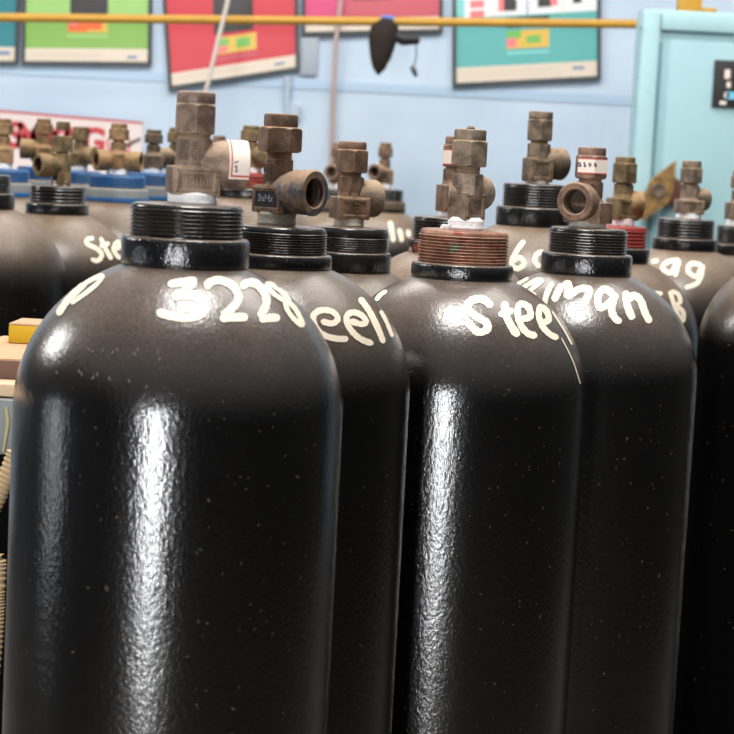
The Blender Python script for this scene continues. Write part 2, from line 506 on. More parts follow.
def gas_cylinder(label, cx, jy, d, dia, ttop, rbot, v=None, body='black', thread='thread', ring='ring',
                 letters=None, ring_f=.387, thr_f=.345, turns=7, name='gas_cylinder', stripe=None, letter_label=None,
                 dome_f=.945, extra=None, stamps=None, topf=.84):
    s = d/F_PX
    P = at(cx, jy, d)
    root = thing(name, label, 'gas cylinder', (P.x, P.y, 0), 'gas cylinders standing in rows')
    R = dia/2; W = dia/s
    Hj = P.z
    zr0 = Hj-(rbot-jy)*s
    rr = W*ring_f/2*s; rt = W*thr_f/2*s
    # body: elliptical dome
    b = R*dome_f
    rn = rr*.97
    zc = zr0 - b*math.sqrt(1-(rn/R)**2)
    bm = bmesh.new()
    prof = [(R*.9, 0.0), (R*.965, .004), (R, .02)]
    nst = 12
    for i in range(1, nst+1): prof.append((R, .02+(zc-.02)*i/nst))
    a1 = math.acos(rn/R)
    for i in range(1, 33):
        a = a1*i/32
        prof.append((R*math.cos(a), zc+b*math.sin(a)))
    prof.append((rr*.9, zr0+.004))
    lathe(bm, prof, 128)
    wb = bm.copy(); bmesh.ops.translate(wb, verts=wb.verts, vec=root.location)
    bvh = BVHTree.FromBMesh(wb); wb.free()
    bo = link('cylinder_body', bm, body, root, ang=60)
    # neck ring
    bm = bmesh.new(); e = min(.003, (Hj-zr0)*.2)
    lathe(bm, [(rr*.93, zr0-.002), (rr*.99, zr0), (rr, zr0+e), (rr, Hj-e), (rr*.985, Hj-e*.3), (rr*.95, Hj), (rt*.9, Hj+.0005)], 96)
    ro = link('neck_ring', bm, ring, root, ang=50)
    if stripe:
        bm = bmesh.new(); lathe(bm, [(rr*1.004, zr0+.001), (rr*1.012, zr0+.0025), (rr*1.012, zr0+.006), (rr*1.004, zr0+.0075)], 96)
        link('painted_stripe', bm, stripe, ro)
    # thread
    zt = Hj+(jy-ttop)*s
    bm = bmesh.new(); prof = [(rt*.95, Hj-.001), (rt*.95, Hj+.001)]
    h = (zt-Hj)*topf
    p = h/turns
    for k in range(turns):
        z = Hj+.001+p*k
        prof += [(rt*.93, z), (rt*.985, z+p*.25), (rt, z+p*.45), (rt*.99, z+p*.65), (rt*.93, z+p*.98)]
    prof += [(rt*.975, Hj+h+.0006)] + [(rt*(.975-.085*(1-math.cos(a_))), Hj+h+.0006+(zt-Hj-h-.0006)*math.sin(a_)) for a_ in [PI/2*q_/8 for q_ in range(1, 9)]] + [(rt*.3, zt+.0005)]
    lathe(bm, prof, 96)
    link('neck_thread', bm, thread, root, ang=40)
    for el in (stamps or []):
        add_strokes('stamped_mark', bvh, [el], 'stamp', bo, root, off=.0004, step=.4)
    for el in (extra or []):
        add_strokes('painted_mark', bvh, el, 'white', bo, root)
    if letters:
        lo = add_strokes('painted_lettering', bvh, letters, 'white', bo, root)
        if letter_label: lo['label'] = letter_label
    if v:
        v = dict(v); v.setdefault('y0', ttop)
        ax = v.get('ax', 0)*s
        vb, nut = add_valve(root, zt, s, v, (ax, 0))
    else: vb = nut = None
    return root, bvh, bo, nut

def std_valve(y0, W, m='brz_tan', az=0, hgt=.40, nrot=10, rot=10, **k):
    """ordinary valve for the far cylinders, sized from the cylinder's width in the photo"""
    T = W*hgt; Y = lambda f: y0-T*f
    v = dict(cap=(Y(1), Y(.9), W*.108), nut=(Y(.9), Y(.68), W*.125), upper=(Y(.64), Y(.42), W*.1), block=(Y(.42), Y(.12), W*.15),
             tape=(Y(.13), y0, W*.15), m=m, rot=rot, nrot=nrot, stem=W*.08,
             outlets=[(az, W*.17, W*.075, Y(.36))])
    v.update(k); return v

MAT['stamp'] = simple('stamped_paint', (110, 98, 86), .25, 0, .3, 60)
A_st = []
for k, (u_, v_) in enumerate(((118, 240), (130, 243), (156, 240), (178, 246), (190, 240), (232, 250), (238, 240), (290, 246), (294, 262), (40, 296), (96, 292), (104, 300), (130, 308), (142, 300), (170, 310), (216, 316), (262, 330), (424, 196), (436, 190))):
    x_, y_ = 40+.4087*u_, 250+.4087*v_
    A_st.append((1.5, [(x_, y_), (x_+.9*math.cos(k*2.1), y_+1.6), (x_+2.0*math.cos(k*1.3), y_+3.6)]))
# ---- A: the nearest cylinder
A_let = zm(140, 260, .2725, 7.2, [
    [(102, 92), (150, 84), (208, 76)], [(205, 80), (175, 105), (150, 128)], [(118, 140), (165, 132), (210, 142), (234, 170), (224, 200), (180, 214), (110, 206), (62, 190)],
    [(245, 110), (254, 86), (292, 76), (338, 96), (360, 135), (345, 170), (300, 208)], [(292, 216), (345, 212), (395, 211)],
    [(370, 106), (392, 86), (426, 90), (455, 122), (462, 162), (436, 212)], [(436, 219), (475, 214), (512, 213)],
    (4.2, [(460, 86), (490, 96), (528, 128), (545, 152), (520, 146), (482, 118), (460, 86)]), (4.2, [(528, 148), (566, 178), (596, 238), (572, 226), (542, 190), (528, 148)])])
A_ex = zm(40, 250, .4087, 4.5, [(6.0, [(44, 160), (70, 122), (112, 82)]), (4.0, [(70, 122), (110, 84), (152, 64), (140, 84), (105, 112), (76, 132)])])
A_valve = dict(y0=203.5, cap=(92, 104, 38.5), nut=(104, 134, 41), upper=(138, 166, 35), block=(166, 193, 53), face=48, tape=(190, 203.5, 49), stem=33,
               rot=17, nrot=38, m='brz_a', ax=4.5, outlets=[(14, 53.5, 24.5, 163)], sticker=('outlet', .60, .985, 88, 212), depth=.9,
               square_marks=(154,), tick_marks=True)
rA, _b, _o, nutA = gas_cylinder('black gas cylinder painted 3228, nearest to the camera at the left', 186, 237, 1.402, .232, 204, 266,
             A_valve, 'black', letters=A_let, extra=[A_ex], stamps=A_st, turns=7, letter_label='cream brushed number 3228')
# ---- B
B_let = zm(290, 260, .2044, 5.4, [
    [(150, 300), (205, 312), (232, 288), (205, 254), (150, 248), (114, 275), (122, 325), (160, 366), (220, 385), (284, 388)],
    [(290, 298), (345, 315), (370, 302), (345, 270), (302, 258), (275, 282), (290, 335), (340, 385), (405, 412)],
    [(338, 186), (385, 250), (425, 330), (457, 408)], (3.5, [(440, 248), (470, 305), (500, 378)])])
B_valve = dict(y0=222, cap=(111, 124, 34), nut=(124, 149, 40.5), upper=(156, 182, 28), block=(182, 208, 40), face=40, tape=(206, 222, 39), stem=26, tm='tape_dirty',
               rot=-35.5, nrot=58, m='brz_brown', ax=-4, outlets=[(-35.5, 47, 22.5, 187, 'brz_blue')], dark_plate=True, square_marks=(165, 176),
               emboss=[('3sHz', 'f', -1, 195, 9.5, 'silver_ink')])
gas_cylinder('black cylinder lettered eel, its open valve outlet turned right, just behind the 3228 cylinder', 279, 253, 1.652, .228, 226, 267,
             B_valve, 'black_mid', topf=.76, letters=B_let, extra=[zm(290, 260, .2044, 3, [[(228, 595), (238, 615)]])], turns=8, letter_label='cream brushed letters eel')
# ---- C
C_valve = dict(y0=225, cap=(140, 148, 28), nut=(148, 171, 31.5), upper=(175, 195, 25), block=(195, 216, 38), face=34, tape=(214, 225, 30), stem=21, tm='tape_dirty',
               rot=22, nrot=40, m='brz_brown', ax=-.5, outlets=[(38, 31, 18.5, 196, 'brz_grey')], emboss=[('017', 'v', 3, 205, 7, 'brz_tan')])
gas_cylinder('black ringed cylinder half hidden between the eel cylinder and the Steel cylinder', 348, 251, 2.06, .232, 227, 271,
             C_valve, 'black_mid', turns=6, thr_f=.36, topf=.58)
# ---- D
D_let = zm(400, 240, .2725, 7, [
    [(338, 247), (305, 220), (262, 224), (247, 252), (280, 282), (316, 304), (318, 328), (286, 338), (240, 296)], (5, [(232, 278), (250, 292)]),
    [(384, 226), (386, 270), (408, 318), (434, 354)], (6, [(360, 276), (388, 268), (416, 258)]),
    (6, [(440, 292), (476, 282), (470, 248), (442, 236), (430, 262), (440, 308), (466, 342), (502, 354)]),
    (5.5, [(516, 302), (544, 296), (536, 262), (514, 248), (508, 280), (522, 318), (548, 346), (580, 362)]),
    (1.6, [(556, 262), (600, 330), (630, 385)])])
D_ex = [(4, [(376, 301), (381, 295), (387, 291)])]
D_valve = dict(y0=231, cap=(131, 142, 32), nut=(142, 168, 36), upper=(175, 194, 31), block=(193, 221, 38), face=30, tape=(218, 231, 36), stem=24,
               rot=45, nrot=32, m='brz_grey', ax=.8, outlets=[(62, 30, 17.5, 194), (178, 18.5, 12, 197)], knob=4, plate=True, tail=True)
gas_cylinder('black cylinder lettered Steel with a rusty copper threaded neck', 462.5, 263, 1.84, .242, 230, 278,
             D_valve, 'black', thread='copper', letters=D_let, extra=[D_ex, [(1.1, [(561, 338), (572, 360), (580, 384)])]], turns=9, letter_label='cream brushed word Steel')
# ---- E
E_let = zm(510, 250, .2725, 6.6, [
    [(424, 150), (428, 200), (450, 256)], [(430, 190), (452, 168), (478, 186), (494, 230), (514, 268)],
    [(384, 166), (345, 146), (322, 172), (330, 212), (366, 194), (386, 160)], [(388, 158), (372, 214), (384, 250), (408, 266)],
    [(160, 190), (176, 156), (192, 126)], [(192, 128), (216, 130), (206, 178)], [(206, 178), (252, 146), (290, 148), (276, 190), (254, 222)],
    (5, [(158, 118), (138, 156), (124, 204)]), (4, [(42, 142), (98, 112), (116, 116), (74, 152), (96, 168)]), (4, [(24, 126), (68, 102)])])
E_valve = dict(y0=226, cap=(146, 154, 28), nut=(154, 177, 30.5), upper=(180, 201, 25), block=(200, 220, 30), face=40, tape=(217, 226, 37), stem=24, tm='tape_dirty',
               rot=-30, nrot=36, m='brz_red', ax=-1.2, outlets=[(-120, 35, 19, 200)], depth=1.0, sticker=('nut', 157, 172, 200, 352))
rE, bE, boE, nutE = gas_cylinder('black cylinder lettered man with a white 8808 sticker on its valve nut', 587, 253, 2.05, .2405, 228, 274,
             E_valve, 'black', topf=.8, letters=E_let, turns=7, thr_f=.337, letter_label='cream brushed letters, hand painted')
# ---- M (behind the Steel cylinder)
M_valve = dict(y0=217, cap=(137, 145, 20), nut=(145, 167, 24), upper=(169, 186, 20), block=(185, 211, 27), tape=(209, 217, 26), stem=17,
               rot=20, nrot=30, m='brz_red', ax=3, outlets=[(60, 26, 13, 192)], sticker=('nut', 150, 165, 195, 345))
gas_cylinder('dusty cylinder with chipped neck ring directly behind the copper-necked cylinder', 447, 240, 2.27, .232, 217, 253,
             M_valve, 'black_far', ring='chipped', turns=7)
# ---- F
F_let = zm(390, 100, .2723, 4.6, [[(494, 516), (462, 560), (446, 602), (468, 620), (494, 600), (474, 578), (452, 594)], [(566, 556), (540, 566), (532, 592), (550, 616)]])
F_valve = dict(y0=184, cap=(112, 120, 24), nut=(120, 141, 25), upper=(144, 159, 22), block=(158, 181, 29), face=26, tape=(179, 184, 24), stem=18, tm='tape_dirty',
               rot=18, nrot=32, m='brz_grey', ax=1.5, outlets=[(35, 30, 16, 163, 'brz_dark')])
gas_cylinder('dusty cylinder marked 6, standing taller behind between the two front right cylinders', 534, 207, 2.47, .232, 184, 226,
             F_valve, 'black_far', letters=F_let, turns=7, ring_f=.40, letter_label='cream brushed number 6 and letter o')
# ---- H
H_let = zm(644, 240, .2452, 4, [[(104, 208), (124, 270), (150, 336)], [(108, 208), (138, 222), (146, 252), (126, 268)], [(128, 268), (156, 290), (160, 322), (148, 338)], [(40, 216), (76, 220)]])
H_valve = dict(y0=226, cap=(157, 163, 20), nut=(163, 183, 24.5), upper=(184, 199, 19), block=(198, 219, 26), tape=(215, 226, 26), stem=16,
               rot=25, nrot=28, m='brz_olive', nm='brz_olive', ax=4, outlets=[(12, 19, 14, 204, 'brz_tan')])
gas_cylinder('dusty cylinder with a red threaded neck and the letter B, behind the sticker cylinder', 616, 247, 2.70, .236, 226, 262,
             H_valve, 'black_far', thread='red', letters=H_let, turns=5, letter_label='cream brushed letters, the last a B')
# ---- G
G_let = zm(644, 240, .2452, 4.4, [[(146, 82), (98, 90), (76, 114), (108, 134), (140, 88), (126, 152)], [(236, 102), (192, 98), (180, 128), (214, 150), (238, 106), (220, 172), (166, 196)], [(30, 90), (60, 84)]])
G_valve = dict(y0=218, cap=(160, 167, 19), nut=(167, 182, 22), upper=(184, 200, 18), block=(199, 212, 25), tape=(210, 218, 25), stem=15,
               rot=10, nrot=28, m='brz_grey', ax=2, outlets=[(30, 20, 11, 198, 'brz_dark')])
gas_cylinder('dusty cylinder lettered ag in front of the turquoise cabinet', 685, 238, 2.91, .236, 219, 250,
             G_valve, 'black_far', letters=G_let, turns=5, ring_f=.40, thr_f=.36, letter_label='cream brushed letters ag')
# ---- I
I_valve = std_valve(226, 148, 'brz_grey', 30, hgt=.37, ax=-5)
gas_cylinder('dusty cylinder cut by the right edge, behind the ag cylinder', 741, 244, 3.13, .232, 226, 255, I_valve, 'black_far', turns=5,
             letters=[(3.5, [(728, 262), (732, 268), (736, 276)])])
# ---- J
J_valve = std_valve(208, 200, 'brz_brown', 20)
gas_cylinder('dark cylinder at the right edge whose neck lies outside the photo', 806, 242, 2.32, .232, 216, 262, J_valve, 'black_mid', turns=7)
# ---- K
K_let = zm(0, 180, .1771, 4, [[(530, 330), (496, 334), (490, 360), (550, 392), (574, 424), (550, 456), (512, 446)], [(566, 324), (590, 380), (630, 450)], [(562, 376), (618, 356)], [(645, 392), (680, 378), (662, 350), (640, 390), (664, 432), (690, 440)]])
K_valve = dict(y0=184, cap=(120, 128, 14), nut=(134, 150, 20.5), upper=(152, 166, 18), block=(164, 183, 18), face=16, tape=(178, 184, 16), stem=13,
               rot=-52, nrot=30, m='brz_olive', ax=3, outlets=[(-142, 27, 11.5, 164)], dark_plate=True)
gas_cylinder('dusty cylinder lettered Ste with an open valve outlet facing front left', 57.5, 203, 2.86, .232, 186, 214,
             K_valve, 'black_far', letters=K_let, turns=4, thr_f=.345, letter_label='cream brushed letters Ste')
# ---- L
L_valve = std_valve(172, 177, 'brz_tan', 200)
gas_cylinder('dusty tan-shouldered cylinder cut by the left edge of the photo', -20, 192, 2.60, .232, 174, 208, L_valve, 'black_far', turns=5)
# ---- blue-necked ones at the far left
def blue(label, cx, jy, d, vtop, m, az, outs=None, extra=8, **k):
    W = .232*F_PX/d
    tt = jy-13
    v = std_valve(tt, W, m, az, hgt=(tt-vtop)/W, **k)
    if outs: v['outlets'] = [(a, W*.16, W*.07, v['block'][0]+W*.05) for a in outs]
    gas_cylinder(label, cx, jy, d, .232, tt, jy+14, v, 'black_far', thread='blue', ring='grey_col', turns=4, stripe='stripe', ring_f=.42, thr_f=.385)
blue('far blue-necked cylinder with a two-armed tan valve, nearest of the blue-necked ones', 117, 188, 3.11, 124, 'brz_tan', 0, (-150, -8), rot=40)
blue('far blue-necked cylinder whose grey valve stands right of the two-armed valve', 152, 186, 3.35, 130, 'brz_dark', 60, nrot=20)
blue('far blue-necked cylinder at the left edge, below the S of the red lettered sign', 2, 182, 3.27, 119, 'brz_tan', 120)
blue('far blue-necked cylinder with a closed tan outlet pointing left, below the M of the sign', 42, 180, 3.53, 119, 'brz_tan', 185, rot=30)
blue('farthest blue-necked cylinder, its small valve below the N of the sign', 78, 184, 3.80, 127, 'brz_olive', -30)
# ---- the rest of the far row
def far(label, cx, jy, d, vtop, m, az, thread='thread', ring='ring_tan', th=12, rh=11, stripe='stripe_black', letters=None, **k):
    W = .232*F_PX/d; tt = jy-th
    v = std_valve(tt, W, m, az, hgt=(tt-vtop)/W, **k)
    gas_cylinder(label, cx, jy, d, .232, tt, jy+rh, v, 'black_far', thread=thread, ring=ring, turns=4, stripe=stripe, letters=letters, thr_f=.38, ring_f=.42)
far('far cylinder mostly hidden behind the left side of the 3228 valve', 174, 187, 3.61, 128, 'brz_olive', 180)
far('far cylinder with a dull red neck and olive valve, between the two nearest valves', 249, 188, 2.95, 126, 'brz_olive', -25, thread='red', ring='ring', th=15, rh=10, stripe=None)
far('far cylinder whose valve top barely shows above the stickered valve outlet', 217, 192, 3.86, 136, 'brz_red', 100)
N_let = zm(360, 180, .0954, 4.2, [[(312, 432), (338, 560), (350, 650)], [(408, 510), (424, 570), (440, 650)], [(500, 520), (506, 560), (512, 600)]])
far('small far cylinder with painted strokes, right of the ringed cylinder in the middle', 383, 201, 4.3, 143, 'brz_brown', -125, letters=N_let)
far('small far cylinder whose open outlet shows left of the ringed cylinder valve', 336, 201, 4.55, 143, 'brz_brown', -110)

# pen marks on the two stickers
def pen(nut_or_valve, root_, lines, w_step=.3):
    stk = [c for c in nut_or_valve.children if c.name.startswith('sticker')][0]
    bm = bmesh.new(); bm.from_mesh(stk.data); bmesh.ops.translate(bm, verts=bm.verts, vec=root_.location)
    bvh = BVHTree.FromBMesh(bm); bm.free()
    add_strokes('pen_mark', bvh, lines, 'pen', nut_or_valve, root_, off=.0003, step=w_step)
# pen digits on the nut sticker
def nut_digits():
    dg = bpy.context.evaluated_depsgraph_get(); dg.update()
    stk = [c for c in nutE.children if c.name.startswith('sticker')][0]
    bm = bmesh.new(); bm.from_mesh(stk.data); bmesh.ops.translate(bm, verts=bm.verts, vec=rE.location)
    bvh = BVHTree.FromBMesh(bm); bm.free()
    D = zm(545, 135, .1362, 1.0, [
        [(240, 200), (248, 205), (240, 215), (248, 225), (240, 232)],
        [(262, 200), (252, 208), (262, 218), (254, 228), (264, 230), (262, 218), (254, 208), (262, 200)],
        [(295, 200), (284, 208), (296, 218), (286, 230), (298, 230), (296, 218), (286, 208), (295, 200)],
        [(332, 205), (322, 216), (330, 230), (338, 218), (332, 205)],
        [(372, 206), (362, 214), (374, 220), (364, 230), (376, 230), (374, 220), (364, 212), (372, 206)]])
    add_strokes('pen_digits', bvh, D, 'pen', nutE, rE, off=.0003, step=.3)
nut_digits()
pen(nutA.parent, rA, zm(160, 85, .177, 1.2, [[(418, 442), (432, 434), (444, 432)], [(420, 462), (434, 458), (430, 474), (436, 486), (420, 490)]]))

# ------------------------------------------------------------------ room
YW = 6.2
def wallmat():
    t = NT('pale_blue_wall_paint'); o = t.obj()
    n = t.noise(1.6, 5, .6, o); n2 = t.noise(9, 4, .6, t.mapped(o, (1, 1, .25)))
    c = t.mix(t.mr(n, .3, .7), lin((182, 201, 221)), lin((200, 216, 231)))
    c = t.mix(t.mr(n2, .62, .75, 0, .35), c, lin((186, 194, 204)))
    t.l(c, t.b.inputs['Base Color']); t.b.inputs['Roughness'].default_value = .7
    t.bump(t.noise(60, 3, .6, o), .1, .002)
    return t.m
MAT['wall'] = wallmat()
def floormat():
    t = NT('concrete_floor'); o = t.obj()
    c = t.mix(t.noise(3, 6, .65, o), lin((70, 66, 62)), lin((112, 106, 98)))
    t.l(c, t.b.inputs['Base Color']); t.b.inputs['Roughness'].default_value = .8
    t.bump(t.noise(40, 5, .6, o), .2, .003)
    return t.m
MAT['floor'] = floormat()
def struct(name, c, s, m):
    bm = bmesh.new(); box(bm, (0, 0, 0), s)
    o = link(name, bm, m, None, False); o.location = c; o['kind'] = 'structure'; return o
struct('floor', (0, 1.5, -.05), (8.4, 9.6, .1), 'floor')
struct('wall_back', (0, YW+.06, 1.6), (8.4, .12, 3.2), 'wall')
MAT['wall_grey'] = simple('grey_wall_paint', (92, 96, 102), .8, 0, .1, 3)
struct('wall_left', (-4.14, 1.5, 1.6), (.12, 9.4, 3.2), 'wall_grey')
# faint shadow streak across the wall, painted as a thin bluer strip
a = on_y(0, 84, YW-.006)
MAT['shadow_streak'] = simple('shadow_streak_blue', (176, 200, 222), .6, 0, .06, 4)
pL, pR = on_y(-40, 76, YW), on_y(640, 92, YW)
bm = bmesh.new()
for (x, z) in ((-4.05, pL.z-.0),):
    zl = pL.z + (pR.z-pL.z)*((-4.05-pL.x)/(pR.x-pL.x)); zr_ = pL.z + (pR.z-pL.z)*((4.15-pL.x)/(pR.x-pL.x))
    zm_ = (pL.z+pR.z)/2
    box(bm, (.05, YW-.0015, zm_), (8.2, .003, .03))
o = link('shadow_strip_1', bm, 'shadow_streak', None, False); o['kind'] = 'structure'

# ---- posters: printed sheets in dark frames, each hung slightly out of true
def flat(name, c, rough=.35, var=.04): return simple(name, c, rough, 0, var, 12, .5)
MAT['frame'] = flat('poster_frame_dark', (62, 66, 68), .5)
MAT['cream'] = flat('poster_cream_strip', (222, 208, 190))
MAT['pic_dark'] = flat('poster_dark_picture', (62, 60, 60))
MAT['yellow_p'] = flat('poster_yellow_tag', (222, 184, 84))
MAT['orange_p'] = flat('poster_orange_tag', (236, 110, 60))
MAT['pink_p'] = flat('poster_pink_patch', (240, 128, 130))
MAT['green_t'] = flat('poster_green_tag', (120, 186, 96))
MAT['logo'] = flat('poster_logo_blue', (120, 140, 170))
MAT['fine'] = flat('poster_fine_print', (214, 200, 182))
MAT['white_p'] = flat('poster_white', (232, 234, 234))
for nm, c in (('p_green', (134, 178, 88)), ('p_green_lt', (158, 202, 120)), ('p_red', (204, 64, 74)), ('p_pink', (212, 76, 124)), ('p_pink2', (198, 90, 102)),
              ('p_teal', (98, 176, 172)), ('p_teal_dk', (52, 132, 140)), ('p_teal_lt', (134, 208, 206))):
    MAT[nm] = flat('poster_' + nm[2:], c)

def poster(label, quad, items, mats, base):
    """quad: photo corners (tl, tr, br, bl) of the sheet on the wall; items: (u0,v0,u1,v1,material,layer), v down"""
    c = [on_y(x, y, YW-.012) for x, y in quad]
    ctr = sum(c, Vector())/4
    root = thing('framed_poster', label, 'poster', (ctr.x, YW-.012, ctr.z), 'framed posters along the back wall')
    def P(u, v, dy=0):
        a = c[0].lerp(c[1], u); b = c[3].lerp(c[2], u); p = a.lerp(b, v)
        return p - ctr + Vector((0, dy, 0))
    bm = bmesh.new()
    def quadf(u0, v0, u1, v1, dy, mi):
        vs = [bm.verts.new(P(u, v, dy)) for u, v in ((u0, v0), (u0, v1), (u1, v1), (u1, v0))]
        bm.faces.new(vs).material_index = mi
    names = [base]
    for it in items:
        if it[4] not in names: names.append(it[4])
    quadf(0, 0, 1, 1, 0, 0)
    for u0, v0, u1, v1, m, l in items: quadf(u0, v0, u1, v1, -.0006*(l), names.index(m))
    link('print', bm, names, root, None)
    fw = .011; w = (c[1]-c[0]).length; h = (c[3]-c[0]).length; fu, fv = fw/w, fw/h
    bm = bmesh.new()
    def bar(u0, v0, u1, v1):
        q = [(u0, v0), (u1, v0), (u1, v1), (u0, v1)]
        f_ = [bm.verts.new(P(u, v, -.008)) for u, v in q]; b_ = [bm.verts.new(P(u, v, .012)) for u, v in q]
        bm.faces.new(f_[::-1]); bm.faces.new(b_)
        for i in range(4): bm.faces.new((f_[i], f_[(i+1) % 4], b_[(i+1) % 4], b_[i]))
    bar(-fu, -fv, 1+fu, 0); bar(-fu, 1, 1+fu, 1+fv); bar(-fu, 0, 0, 1); bar(1, 0, 1+fu, 1)
    link('frame', bm, 'frame', root, False)
    return root
def rows(V, cu=.5): # common layout bits near the lower end; V maps photo rows to v
    pass
# green
def V(y, yt, yb): return (y-yt)/(yb-yt)
g = lambda y: V(y, -110, 61)
poster('green framed poster with a dark picture and a yellow tag', [(28, -110), (150, -110), (148, 62), (25, 61)],
       [(0, 0, 1, g(18), 'p_green_lt', 1), (.36, g(-60), .67, g(17), 'pic_dark', 2), (.345, g(17), .67, g(32), 'yellow_p', 2), (.345, g(17), .5, g(31), 'orange_p', 3), (.36, g(19), .42, g(25), 'pink_p', 4),
        (.5, g(21), .62, g(29), 'orange_p', 4), (.34, g(34), .67, g(37), 'p_green_lt', 2), (0, g(48), 1, 1, 'cream', 1), (.05, g(52), .62, g(54), 'fine', 2), (.05, g(55.5), .7, g(57), 'fine', 2), (.83, g(55), .91, g(58), 'logo', 2)], None, 'p_green')
g = lambda y: V(y, -110, 86)
poster('red framed poster hanging crooked, with a dark picture and a yellow tag', [(160, -90), (293, -108), (296, 67), (172, 86)],
       [(0, g(-80), .25, g(12), 'cream', 1) if False else (0, .0, .02, .02, 'cream', 1), (.36, g(-60), .67, g(36), 'pic_dark', 2), (.37, g(40), .69, g(59), 'yellow_p', 2), (.37, g(42), .47, g(50), 'green_t', 3), (.37, g(50), .46, g(57), 'pink_p', 3),
        (.53, g(44), .64, g(54), 'green_t', 4), (.37, g(62), .7, g(66), 'p_pink2', 2), (0, g(72), 1, 1, 'cream', 1), (.05, g(77), .6, g(79), 'fine', 2), (.83, g(78), .91, g(81), 'logo', 2)], None, 'p_red')
g = lambda y: V(y, -140, 31)
poster('pink framed poster showing only its lower strip below the yellow pipe', [(306, -140), (441, -140), (439, 29), (305, 32)],
       [(.3, 0, 1, g(18), 'p_pink2', 1), (.35, g(-60), .65, g(0), 'pic_dark', 2), (0, g(18), 1, 1, 'cream', 1), (.05, g(22), .5, g(24), 'fine', 2), (.84, g(22), .92, g(26), 'logo', 2)], None, 'p_pink')
g = lambda y: V(y, -106, 82)
poster('turquoise framed poster with four small pictures, left of the cabinet', [(456, -96), (597, -106), (597, 76), (456, 83)],
       [(0, 0, 1, g(14), 'white_p', 1), (0, 0, .06, g(16), 'p_teal_lt', 2), (.1, g(-4), .2, g(14), 'pink_p', 2), (.06, g(16), .34, g(21), 'pink_p', 2) if False else (.09, g(4), .22, g(7), 'white_p', 3),
        (.3, g(-8), .37, g(9), 'pink_p', 2), (.34, g(-12), .43, g(9), 'pic_dark', 3), (.58, g(-12), .68, g(7), 'pic_dark', 2), (.67, g(-8), .72, g(6), 'pink_p', 3), (.83, g(-12), .89, g(5), 'pic_dark', 2),
        (.27, g(-60), .275, g(17), 'fine', 3), (.5, g(-60), .51, g(17), 'logo', 3), (.76, g(-60), .765, g(17), 'fine', 3),
        (.36, g(16), .66, g(27), 'pic_dark', 2), (.36, g(30), .66, g(49), 'yellow_p', 2), (.36, g(30), .46, g(38), 'green_t', 3), (.36, g(38), .43, g(47), 'pink_p', 3), (.5, g(36), .6, g(44), 'green_t', 3),
        (.36, g(52), .66, g(55), 'p_teal_lt', 2), (0, g(66), 1, 1, 'cream', 1), (.05, g(71), .7, g(73), 'fine', 2), (.05, g(76), .75, g(77.5), 'fine', 2), (.83, g(71), .91, g(74), 'logo', 2)], None, 'p_teal')
g = lambda y: V(y, -110, 62)
poster('dark teal framed poster cut by the left edge', [(-110, -110), (20, -110), (15, 61), (-112, 60)],
       [(.36, g(-60), .67, g(17), 'pic_dark', 2), (0, g(48), 1, 1, 'cream', 1), (.86, g(52), .96, g(56), 'logo', 2)], None, 'p_teal_dk')

# ---- yellow pipe
MAT['yellow'] = simple('yellow_pipe_paint', (190, 142, 44), .45, 0, .2, 14)
YP = 5.72
p0, p1 = on_y(0, 17.5, YP), on_y(632, 24, YP)
dirv = (p1-p0)
bm = bmesh.new(); ext = 2.6
tube(bm, [p0-dirv*1.35, p0, p0.lerp(p1, .5), p1, p1+dirv*.35], .0125, 16)
tag(link('pipe', bm, 'yellow'), 'long yellow painted pipe running across in front of the posters', 'pipe')

# ---- cone shaped pouch on the pipe
MAT['pouch'] = simple('dark_brown_cloth', (50, 42, 38), .9, 0, .4, 40, .2, .8)
MAT['strapb'] = simple('blue_strap', (84, 122, 190), .6)
MAT['blackp'] = simple('black_plastic', (30, 30, 33), .5)
YC = YP-.035
c = on_y(386, 22, YC)
root = thing('hanging_horn', 'dark brown cone hanging from the yellow pipe on a blue band', 'horn', c)
u = YC/F_PX
bm = bmesh.new()
lean = .12
prof = [(4, -4), (12.5, 3), (14.5, 10), (13, 22), (10, 36), (6, 46), (1.2, 52)]
rings = []
for r, dz in prof:
    rings.append([bm.verts.new(((r*math.cos(2*PI*i/24)*(1+.06*math.sin(3*i+dz)) - (dz-10)*.10 - 1)*u, r*.8*math.sin(2*PI*i/24)*u, -dz*u)) for i in range(24)])
for a_, b_ in zip(rings, rings[1:]):
    for i in range(24): bm.faces.new((a_[i], a_[(i+1) % 24], b_[(i+1) % 24], b_[i]))
bm.faces.new(rings[0][::-1]); bm.faces.new(rings[-1])
link('cone', bm, 'pouch', root)
pz = on_y(386, 21.5, YP)-c
bm = bmesh.new(); BT = Matrix.Translation((1.5*u, .035, pz.z)) @ Matrix.Rotation(PI/2, 4, 'Y')
lathe(bm, [(.0135, -6*u), (.0175, -6*u), (.0175, 6*u), (.0135, 6*u)], 28, BT, cap0=False, cap1=False)
lathe(bm, [(.0135, 6*u), (.0135, -6*u)], 28, BT, cap0=False, cap1=False)
tube(bm, [Vector((1.5*u, .02, pz.z-.012)), Vector((1*u, .004, pz.z-.03))], .006, 8)
link('band', bm, 'strapb', root)
bm = bmesh.new(); tube(bm, [Vector((8, 0, -12))*u, Vector((18, 0, -16))*u, Vector((34, 0, -15))*u], [6*u, 6.5*u, 5*u], 14)
link('arm', bm, 'blackp', root)
bm = bmesh.new(); tube(bm, [Vector((30, 0, -18))*u, Vector((32, 0, -30))*u, Vector((30, 0, -42))*u], .7*u, 6)
tube(bm, [Vector((27, 0, -42))*u, Vector((30, 0, -46))*u, Vector((33, 0, -52))*u], [1.5*u, 3*u, 1.5*u], 8)
link('pendant', bm, 'frame', root)

